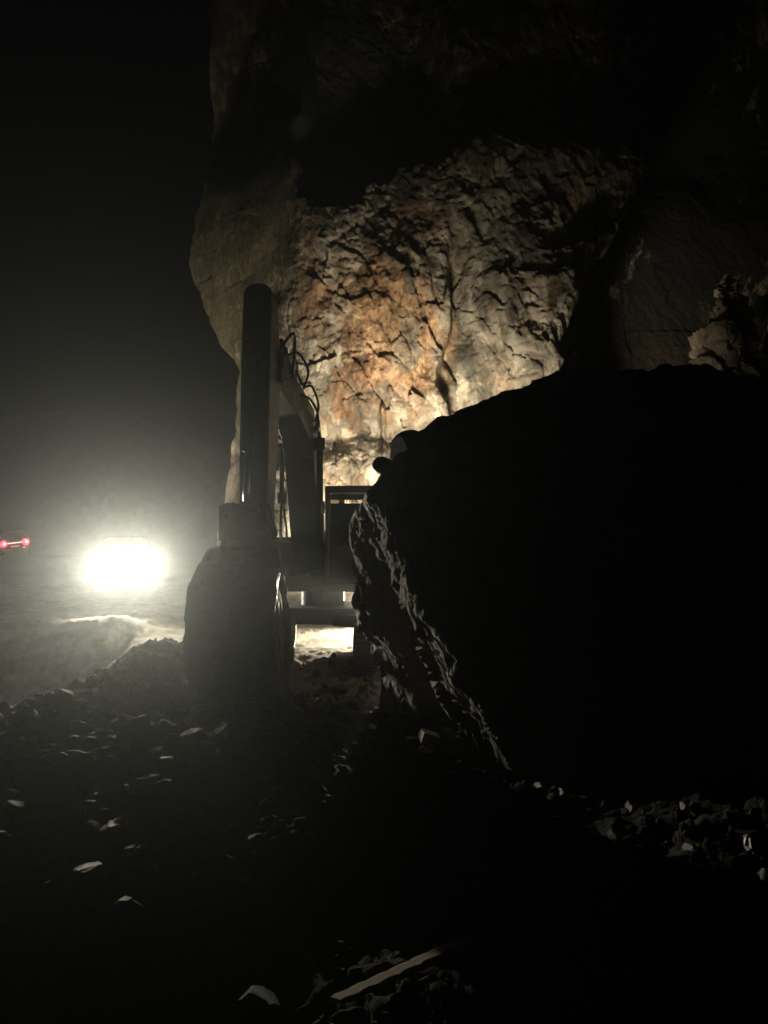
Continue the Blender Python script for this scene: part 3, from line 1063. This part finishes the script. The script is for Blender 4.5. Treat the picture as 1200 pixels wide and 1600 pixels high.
    for k, (wd, kind) in enumerate([(0.055, 'y'), (0.04, 'b'), (0.04, 'b'), (0.04, 'o'), (0.04, 'b'), (0.04, 'y')]):
        xx = lx0 + k * 0.054
        zz, yy = zt - 0.275, y0 - 0.004
        if kind == 'y':
            lt.box((xx - 0.012, yy, zz + 0.012), (0.014, 0.008, 0.05), (0, 0.5, 0)).box((xx + 0.014, yy, zz), (0.014, 0.008, 0.075), (0, -0.5, 0))
        elif kind == 'b':
            lt.box((xx - 0.014, yy, zz), (0.012, 0.008, 0.065)).box((xx + 0.004, yy, zz + 0.026), (0.022, 0.008, 0.012)).box((xx + 0.004, yy, zz - 0.002), (0.022, 0.008, 0.012))
        else:
            lt.box((xx - 0.014, yy, zz), (0.012, 0.008, 0.065)).box((xx + 0.014, yy, zz), (0.012, 0.008, 0.065)).box((xx, yy, zz + 0.026), (0.02, 0.008, 0.012))
    ml, t, b = new_mat('yellow_sticker')
    b.inputs['Base Color'].default_value = (0.75, 0.62, 0.12, 1)
    b.inputs['Roughness'].default_value = 0.35
    b.inputs['Transmission Weight'].default_value = 0.0
    tr_ = t.nodes.new('ShaderNodeBsdfTranslucent')
    tr_.inputs[0].default_value = (0.95, 0.8, 0.25, 1)
    mx = t.nodes.new('ShaderNodeMixShader')
    mx.inputs[0].default_value = 0.6
    t.links.new(b.outputs[0], mx.inputs[1])
    t.links.new(tr_.outputs[0], mx.inputs[2])
    t.links.new(mx.outputs[0], t.nodes['Material Output'].inputs[0])
    lt.build('lettering', ml, cabo)

    # --- boom: box section that bends at the knee
    bx, hw = -0.27, 0.28

    def box_path(path, widths):
        rings = []
        for k, (y, z, h) in enumerate(path):
            a = Vector((0, *path[max(k - 1, 0)][:2]))
            c = Vector((0, *path[min(k + 1, len(path) - 1)][:2]))
            d = (c - a).normalized()
            n = Vector((0, -d.z, d.y))
            p = Vector((bx, y, z))
            q = widths[k]
            rings.append([p - n * h / 2 + Vector((-q, 0, 0)), p - n * h / 2 + Vector((q, 0, 0)), p + n * h / 2 + Vector((q, 0, 0)), p + n * h / 2 + Vector((-q, 0, 0))])
        return MB().loft(rings)

    boom = box_path([(0.35, 1.75, 0.34), (0.1, 2.2, 0.5), (-0.25, 3.2, 0.62), (-0.48, 3.95, 0.70), (-0.9, 4.42, 0.70), (-1.7, 4.68, 0.58), (-2.6, 4.82, 0.44), (-3.1, 4.86, 0.34)],
                    [0.28, 0.29, 0.28, 0.27, 0.26, 0.23, 0.19, 0.17]).build('boom', M_PAINT, root, 0.015)
    for s in (-1, 1):
        MB().box((bx + s * 0.325, 0.3, 1.85), (0.05, 0.6, 0.75)).build('boom_bracket', M_PAINT, root, 0.01)
    # boom cylinders either side
    lc = MB().rod((bx - 0.37, -0.62, 3.06), (bx - 0.36, -0.60, 4.05), 0.045).rod((bx - 0.37, -0.62, 2.98), (bx - 0.37, -0.62, 3.18), 0.085)
    lc.rod((bx - 0.42, -0.60, 4.05), (bx - 0.2, -0.60, 4.05), 0.06)
    lco = lc.build('boom_cylinder', M_STEEL, root, 0.004)
    MB().rod((bx - 0.385, -0.66, 1.75), (bx - 0.37, -0.62, 3.0), 0.028).build('piston_rod', M_CHROME, lco, 0, True)
    MB().rod((bx - 0.44, -0.68, 1.72), (bx - 0.2, -0.68, 1.72), 0.075).build('cylinder_pin', M_STEEL, lco)
    rc = MB().rod((bx + 0.37, -0.66, 1.75), (bx + 0.35, -0.62, 4.02), 0.062).rod((bx + 0.35, -0.62, 3.98), (bx + 0.35, -0.62, 4.20), 0.10)
    rco = rc.build('boom_cylinder', M_STEEL, root, 0.004)
    MB().rod((bx + 0.35, -0.62, 4.2), (bx + 0.32, -0.72, 4.62), 0.036).build('piston_rod', M_CHROME, rco, 0, True)
    MB().rod((bx + 0.2, -0.68, 1.72), (bx + 0.44, -0.68, 1.72), 0.075).build('cylinder_pin', M_STEEL, rco)
    # --- stick (dipper arm), upright
    sx, sw = bx, 0.215
    prof = [(-3.22, 5.9), (-3.64, 5.9), (-3.72, 5.0), (-3.78, 3.4), (-3.82, 1.95), (-3.76, 1.82), (-3.62, 1.82), (-3.54, 1.95), (-3.22, 3.6), (-3.05, 4.7), (-3.08, 5.2)]
    stick = MB().prism(prof, sx - sw, sx + sw).build('stick', M_PAINT, root, 0.03)
    MB().rod((sx - 0.27, -3.12, 4.82), (sx + 0.27, -3.12, 4.82), 0.11).build('stick_pin', M_STEEL, root)
    # rounded tail cap
    capr = [(sx + sw * math.cos(a) * 0.99, 5.885 + 0.20 * abs(math.sin(a)) ** 0.7) for a in [math.pi * k / 14 for k in range(15)]]
    MB().loft([[(x, -3.24, z) for x, z in capr], [(x, -3.62, z) for x, z in capr]]).build('tail_boss', M_STEEL, stick, 0.01)
    ac = MB().rod((sx, -1.05, 4.95), (sx, -2.35, 5.55), 0.09).box((sx, -0.95, 4.85), (0.2, 0.3, 0.3)).build('stick_cylinder', M_STEEL, root, 0.006)
    MB().rod((sx, -2.3, 5.53), (sx, -3.3, 6.0), 0.05).build('piston_rod', M_CHROME, ac, 0, True)
    bc = MB().rod((sx, -3.98, 5.0), (sx, -4.06, 3.55), 0.085).box((sx, -3.86, 5.02), (0.2, 0.28, 0.24)).build('bucket_cylinder', M_STEEL, root, 0.006)
    MB().rod((sx, -4.06, 3.6), (sx, -4.12, 2.75), 0.05).build('piston_rod', M_CHROME, bc, 0, True)
    lk = MB()
    for s in (-1, 1):
        xx = sx + s * 0.27
        lk.prism([(-3.62, 2.35), (-3.78, 2.32), (-4.2, 2.66), (-4.18, 2.82), (-4.06, 2.84), (-3.62, 2.5)], xx - 0.03, xx + 0.03)
        lk.prism([(-4.18, 2.82), (-4.06, 2.84), (-4.12, 2.2), (-4.26, 2.2)], xx - 0.065 * s - 0.03, xx - 0.065 * s + 0.03)
    lk.rod((sx - 0.33, -4.12, 2.76), (sx + 0.33, -4.12, 2.76), 0.06).rod((sx - 0.33, -3.7, 2.42), (sx + 0.33, -3.7, 2.42), 0.055).rod((sx - 0.33, -4.19, 2.24), (sx + 0.33, -4.19, 2.24), 0.055)
    lk.box((sx - 0.06, -4.02, 2.55), (0.66, 0.22, 0.5))
    lk.build('bucket_link', M_STEEL, root, 0.006)
    # --- bucket: curved shell open to the machine, side plates, ears, teeth
    shell = [(-3.95, 2.20, 0.38), (-4.25, 2.16, 0.44), (-4.52, 1.98, 0.53), (-4.72, 1.72, 0.57), (-4.83, 1.25, 0.59), (-4.84, 0.88, 0.59), (-4.74, 0.52, 0.59), (-4.52, 0.22, 0.59), (-4.2, 0.04, 0.59), (-3.8, -0.04, 0.59)]
    bk = MB()
    th = 0.05
    rings = []
    cen = Vector((0, -4.0, 1.1))
    for y, z, hw_ in shell:
        p = Vector((sx, y, z))
        inw = (cen - Vector((0, y, z))).normalized() * th
        rings.append([p + Vector((-hw_, 0, 0)), p + Vector((hw_, 0, 0)), p + inw + Vector((hw_ - 0.01, 0, 0)), p + inw + Vector((-hw_ + 0.01, 0, 0))])
    bk.loft(rings)
    for s in (-1, 1):
        loop_o = [(sx + s * (h_ - 0.004), y + 0.01, z) for y, z, h_ in shell] + [(sx + s * 0.57, -3.72, 0.2), (sx + s * 0.55, -3.8, 1.3), (sx + s * 0.40, -3.85, 2.0)]
        loop_i = [(x - s * 0.045, y, z) for x, y, z in loop_o]
        bk.loft([loop_o, loop_i])
        bk.prism([(-3.45, 1.78), (-3.75, 1.6), (-4.2, 2.0), (-4.34, 2.24), (-4.2, 2.42), (-4.02, 2.3), (-3.65, 2.12)], sx + s * 0.25 - 0.035, sx + s * 0.25 + 0.035)
    # caked with mud: the plates are no longer clean
    bmesh.ops.triangulate(bk.bm, faces=bk.bm.faces)
    for it in range(4):
        bmesh.ops.subdivide_edges(bk.bm, edges=[e for e in bk.bm.edges if e.calc_length() > 0.09], cuts=1, use_grid_fill=True)
        bmesh.ops.triangulate(bk.bm, faces=bk.bm.faces)
    bmesh.ops.recalc_face_normals(bk.bm, faces=bk.bm.faces)
    bk.bm.normal_update()
    mud = [0.022 + 0.034 * float(fbm(v.co.x * 4.2, v.co.y * 4.2, v.co.z * 4.2, 3, 811)) for v in bk.bm.verts]
    for v, m_ in zip(bk.bm.verts, mud):
        v.co += v.normal * max(0.0, m_)
    bko = bk.build('bucket', M_STEEL, root)
    for k in range(5):
        x = sx - 0.48 + 0.24 * k
        MB().loft([[(x - 0.06, -3.82, -0.07), (x + 0.06, -3.82, -0.07), (x + 0.06, -3.82, 0.03), (x - 0.06, -3.82, 0.03)],
                   [(x - 0.03, -3.58, -0.05), (x + 0.03, -3.58, -0.05), (x + 0.03, -3.58, -0.03), (x - 0.03, -3.58, -0.03)]]).build('tooth', M_STEEL, bko, 0.006)
    # --- hydraulic hoses in loops
    r_ = bx + 0.30
    for pts in ([(r_ - 0.02, -0.7, 4.5), (r_ + 0.1, -1.0, 4.75), (r_ + 0.06, -1.4, 5.0), (r_ - 0.02, -1.7, 4.95), (r_ - 0.04, -2.2, 5.1)],
                [(r_ - 0.02, -1.7, 4.9), (r_ + 0.12, -2.0, 5.15), (r_ + 0.02, -2.4, 5.35), (r_ - 0.06, -2.9, 5.15), (r_ - 0.10, -3.2, 5.0)],
                [(r_ - 0.05, -2.5, 4.9), (r_ + 0.06, -2.75, 5.35), (r_ + 0.08, -3.0, 5.5), (r_ - 0.04, -3.25, 5.2)],
                [(r_ - 0.03, -0.66, 4.3), (r_ + 0.05, -0.8, 4.6), (r_ + 0.0, -1.2, 4.8), (r_ - 0.06, -1.7, 4.8)],
                [(bx - 0.33, -0.6, 3.1), (bx - 0.30, -0.75, 2.9), (bx - 0.27, -0.62, 2.5), (bx - 0.30, -0.55, 2.1)]):
        MB().tube(pts, 0.022).build('hose', M_RUBBER, root, 0, True)
    MB().box((bx + 0.235, -2.95, 5.0), (0.08, 0.4, 0.35)).box((bx + 0.25, -2.9, 5.2), (0.06, 0.16, 0.2), (0.4, 0, 0)).build('valve_block', M_STEEL, root, 0.02)
    return root


make_excavator()


# ------------------------------------------------------------------ vehicles
def spot(name, parent, loc, target, power, size, blend, col, radius):
    li = bpy.data.lights.new(name, 'SPOT')
    li.energy, li.spot_size, li.spot_blend, li.color, li.shadow_soft_size = power, size, blend, col, radius
    o = bpy.data.objects.new(name, li)
    COL.objects.link(o)
    o.parent = parent
    o.location = loc
    o.rotation_euler = (Vector(target) - Vector(loc)).to_track_quat('-Z', 'Y').to_euler()
    return o


def make_car(name, loc, rz, mat, lab, lit, roll=0.0, lamp_half=0.7, lamp_z=0.75):
    """Passenger vehicle; local -Y is its front."""
    root = empty(name, loc, rz)
    root.rotation_euler = (0, roll, rz)
    tag(root, lab, 'car')
    side = [(-2.15, 0.42), (-2.2, 0.62), (-2.12, 0.86), (-1.15, 1.02), (-0.55, 1.5), (-0.1, 1.62), (1.2, 1.60), (1.9, 1.45), (2.12, 1.0), (2.15, 0.6), (2.08, 0.4), (1.75, 0.36), (-1.85, 0.36)]
    rings = []
    for x, tx in ((-0.9, 0.86), (-0.84, 0.95), (-0.6, 1.0), (0.6, 1.0), (0.84, 0.95), (0.9, 0.86)):
        rr = []
        for y, z in side:
            k = max(0.0, (z - 0.95) / 0.7)
            rr.append((x * (1 - 0.22 * k), y * (0.985 if abs(x) > 0.85 else 1.0), 0.36 + (z - 0.36) * (tx if z > 0.9 else 1)))
        rings.append(rr)
    body = MB().loft(rings).build('body', mat, root, 0.03)
    for s in (-1, 1):
        for y in (-1.35, 1.35):
            wh = MB().rod((s * 0.70, y, 0.34), (s * 0.91, y, 0.34), 0.34, seg=28).build('wheel', M_RUBBER, root, 0.03)
            MB().rod((s * 0.86, y, 0.34), (s * 0.93, y, 0.34), 0.2, seg=20).build('rim', M_STEEL, wh, 0.01)
        MB().box((s * 0.98, -0.75, 1.08), (0.16, 0.08, 0.14)).rod((s * 0.8, -0.72, 1.02), (s * 0.97, -0.75, 1.06), 0.02).build('mirror', mat, root, 0.02)
    MB().loft([[(-0.66, -1.16, 1.045), (0.66, -1.16, 1.045), (0.60, -0.60, 1.50), (-0.60, -0.60, 1.50)], [(-0.66, -1.12, 1.02), (0.66, -1.12, 1.02), (0.60, -0.56, 1.47), (-0.60, -0.56, 1.47)]]).build('windscreen', M_GLASS, root)
    MB().loft([[(-0.58, 1.93, 1.43), (0.58, 1.93, 1.43), (0.64, 2.13, 1.04), (-0.64, 2.13, 1.04)], [(-0.58, 1.90, 1.42), (0.58, 1.90, 1.42), (0.64, 2.10, 1.03), (-0.64, 2.10, 1.03)]]).build('rear_window', M_GLASS, root)
    MB().box((0, -2.2, 0.70), (0.9, 0.05, 0.16)).box((0, -2.205, 0.46), (1.2, 0.05, 0.10)).build('grille', M_RUBBER, root, 0.01)
    MB().box((0, -2.19, 0.52), (1.68, 0.1, 0.06)).build('front_bumper', mat, root, 0.02)
    MB().box((0, 2.14, 0.50), (1.68, 0.12, 0.16)).build('rear_bumper', mat, root, 0.03)
    for s in (-1, 1):
        hl = MB().disc((s * lamp_half, -2.2, lamp_z), 0.09, (0, 1, 0), 0.06).build('headlight', M_HEAD if lit == 'head' else M_GLASS, root, 0.01)
        if lit == 'head':
            spot('headlight_beam', hl, (s * lamp_half, -2.26, lamp_z), (s * lamp_half, -14, lamp_z - 0.1), HEAD_W, R(62), 1.0, (1.0, 0.91, 0.70), 0.10)
        tl = MB().disc((s * lamp_half, 2.16, 0.86), 0.20, (0, 1, 0), 0.05).build('tail_lamp', M_TAIL if lit == 'tail' else M_GLASS, root, 0.01)
        if lit == 'tail':
            MB().disc((s * lamp_half - 0.05, 2.195, 0.86), 0.06, (0, 1, 0), 0.03).build('lamp_core', M_TAILCORE, tl)
            li = bpy.data.lights.new('tail_glow', 'POINT')
            li.energy, li.color, li.shadow_soft_size = 16, (1, 0.06, 0.08), 0.1
            lo = bpy.data.objects.new('tail_glow', li)
            COL.objects.link(lo)
            lo.parent = tl
            lo.location = (s * lamp_half, 2.4, 0.86)
    pl = MB().box((0.0, 2.20, 0.64), (0.5, 0.02, 0.11)).build('number_plate', M_PLASTIC, root)
    if lit == 'tail':
        MB().box((0, 2.15, 0.86), (lamp_half * 2 - 0.42, 0.03, 0.035)).build('light_strip', M_STRIP, root)
        MB().box((-0.5, 2.20, 0.52), (0.16, 0.03, 0.05)).build('plate_lamp', M_PLATELAMP, root)
    return root


def car_at(a, b, Y, lz, front):
    """Base point and heading of a car whose lamps stand behind pixels a and b and which points at (or away from) the camera."""
    m = (P(*a, Y) + P(*b, Y)) / 2
    th = math.atan2(-m.x, m.y)
    n = Vector((m.x, m.y, 0)).normalized() * 2.2
    return (m.x + n.x, m.y + n.y, m.z - lz), th + (0 if front else math.pi)


cp, ct = car_at((165, 885), (225, 885), 21.5, 0.78, True)
make_car('headlight_car', cp, ct, M_CAR, 'silver car facing the camera with both headlights blazing in the dust', 'head', 0, 0.56, 0.78)
cp, ct = car_at((10, 850), (42, 846), 46, 0.86, False)
make_car('departing_car', cp, ct, M_DARKCAR, 'dark car seen from behind with two round red tail lamps at the picture edge', 'tail', R(7), 0.62, 0.75)


# ------------------------------------------------------------------ work lamp behind the excavator
def make_worklamp(x, y):
    z0 = gz(x, y)
    root = empty('work_lamp', (x, y, z0))
    tag(root, 'lit globe work lamp on a low tripod, hidden behind the fallen boulder', 'work lamp')
    MB().rod((0, 0, 0.35), (0, 0, 0.74), 0.025).build('pole', M_STEEL, root)
    for k in range(3):
        a = k * 2.094 + 0.4
        MB().rod((0, 0, 0.55), (0.45 * math.cos(a), 0.45 * math.sin(a), 0.0), 0.016).build('leg', M_STEEL, root)
    g = MB()
    bmesh.ops.create_uvsphere(g.bm, u_segments=24, v_segments=14, radius=0.12, matrix=Matrix.Translation((-0.25, 0.12, 0.42)))
    g.rod((0, 0.05, 0.60), (-0.25, 0.12, 0.54), 0.012)
    g.build('globe', M_WORK, root, 0, True)
    hs = MB().box((0.0, 0.02, 0.80), (0.42, 0.12, 0.30), (-0.35, 0, 0)).build('lamp_housing', M_STEEL, root, 0.02)
    MB().box((0.0, 0.088, 0.825), (0.36, 0.02, 0.24), (-0.35, 0, 0)).build('lens', M_WORK, hs)
    spot('work_light', root, (-0.25, -0.02, 0.42), (-1.1, -2.2, 0.22), WORK_W, R(135), 0.6, (1.0, 0.88, 0.66), 0.12)
    aim = P(640, 745, CY) - Vector((x, y, z0))
    spot('flood_light', hs, (0, 0.2, 0.88), aim, WALL_W, R(88), 1.0, (1.0, 0.87, 0.65), 0.85).scale = (1.5, 1, 1)
    return root


make_worklamp(0.75, 18.8)

# ------------------------------------------------------------------ dust haze
bm = MB()
bm.box((-6, 45, 15.5), (150, 110, 36))
hz = bm.build('haze', None)
mh = bpy.data.materials.new('dust_haze')
mh.use_nodes = True
t = mh.node_tree
t.nodes.clear()
out = t.nodes.new('ShaderNodeOutputMaterial')
pv = t.nodes.new('ShaderNodeVolumePrincipled')
pv.inputs['Color'].default_value = (0.88, 0.95, 1.0, 1)
pv.inputs['Density'].default_value = HAZE
pv.inputs['Anisotropy'].default_value = 0.865
t.links.new(pv.outputs[0], out.inputs['Volume'])
hz.data.materials.append(mh)
tag(hz, 'pale dust hanging in the night air around the headlights', 'haze', None, 'stuff')
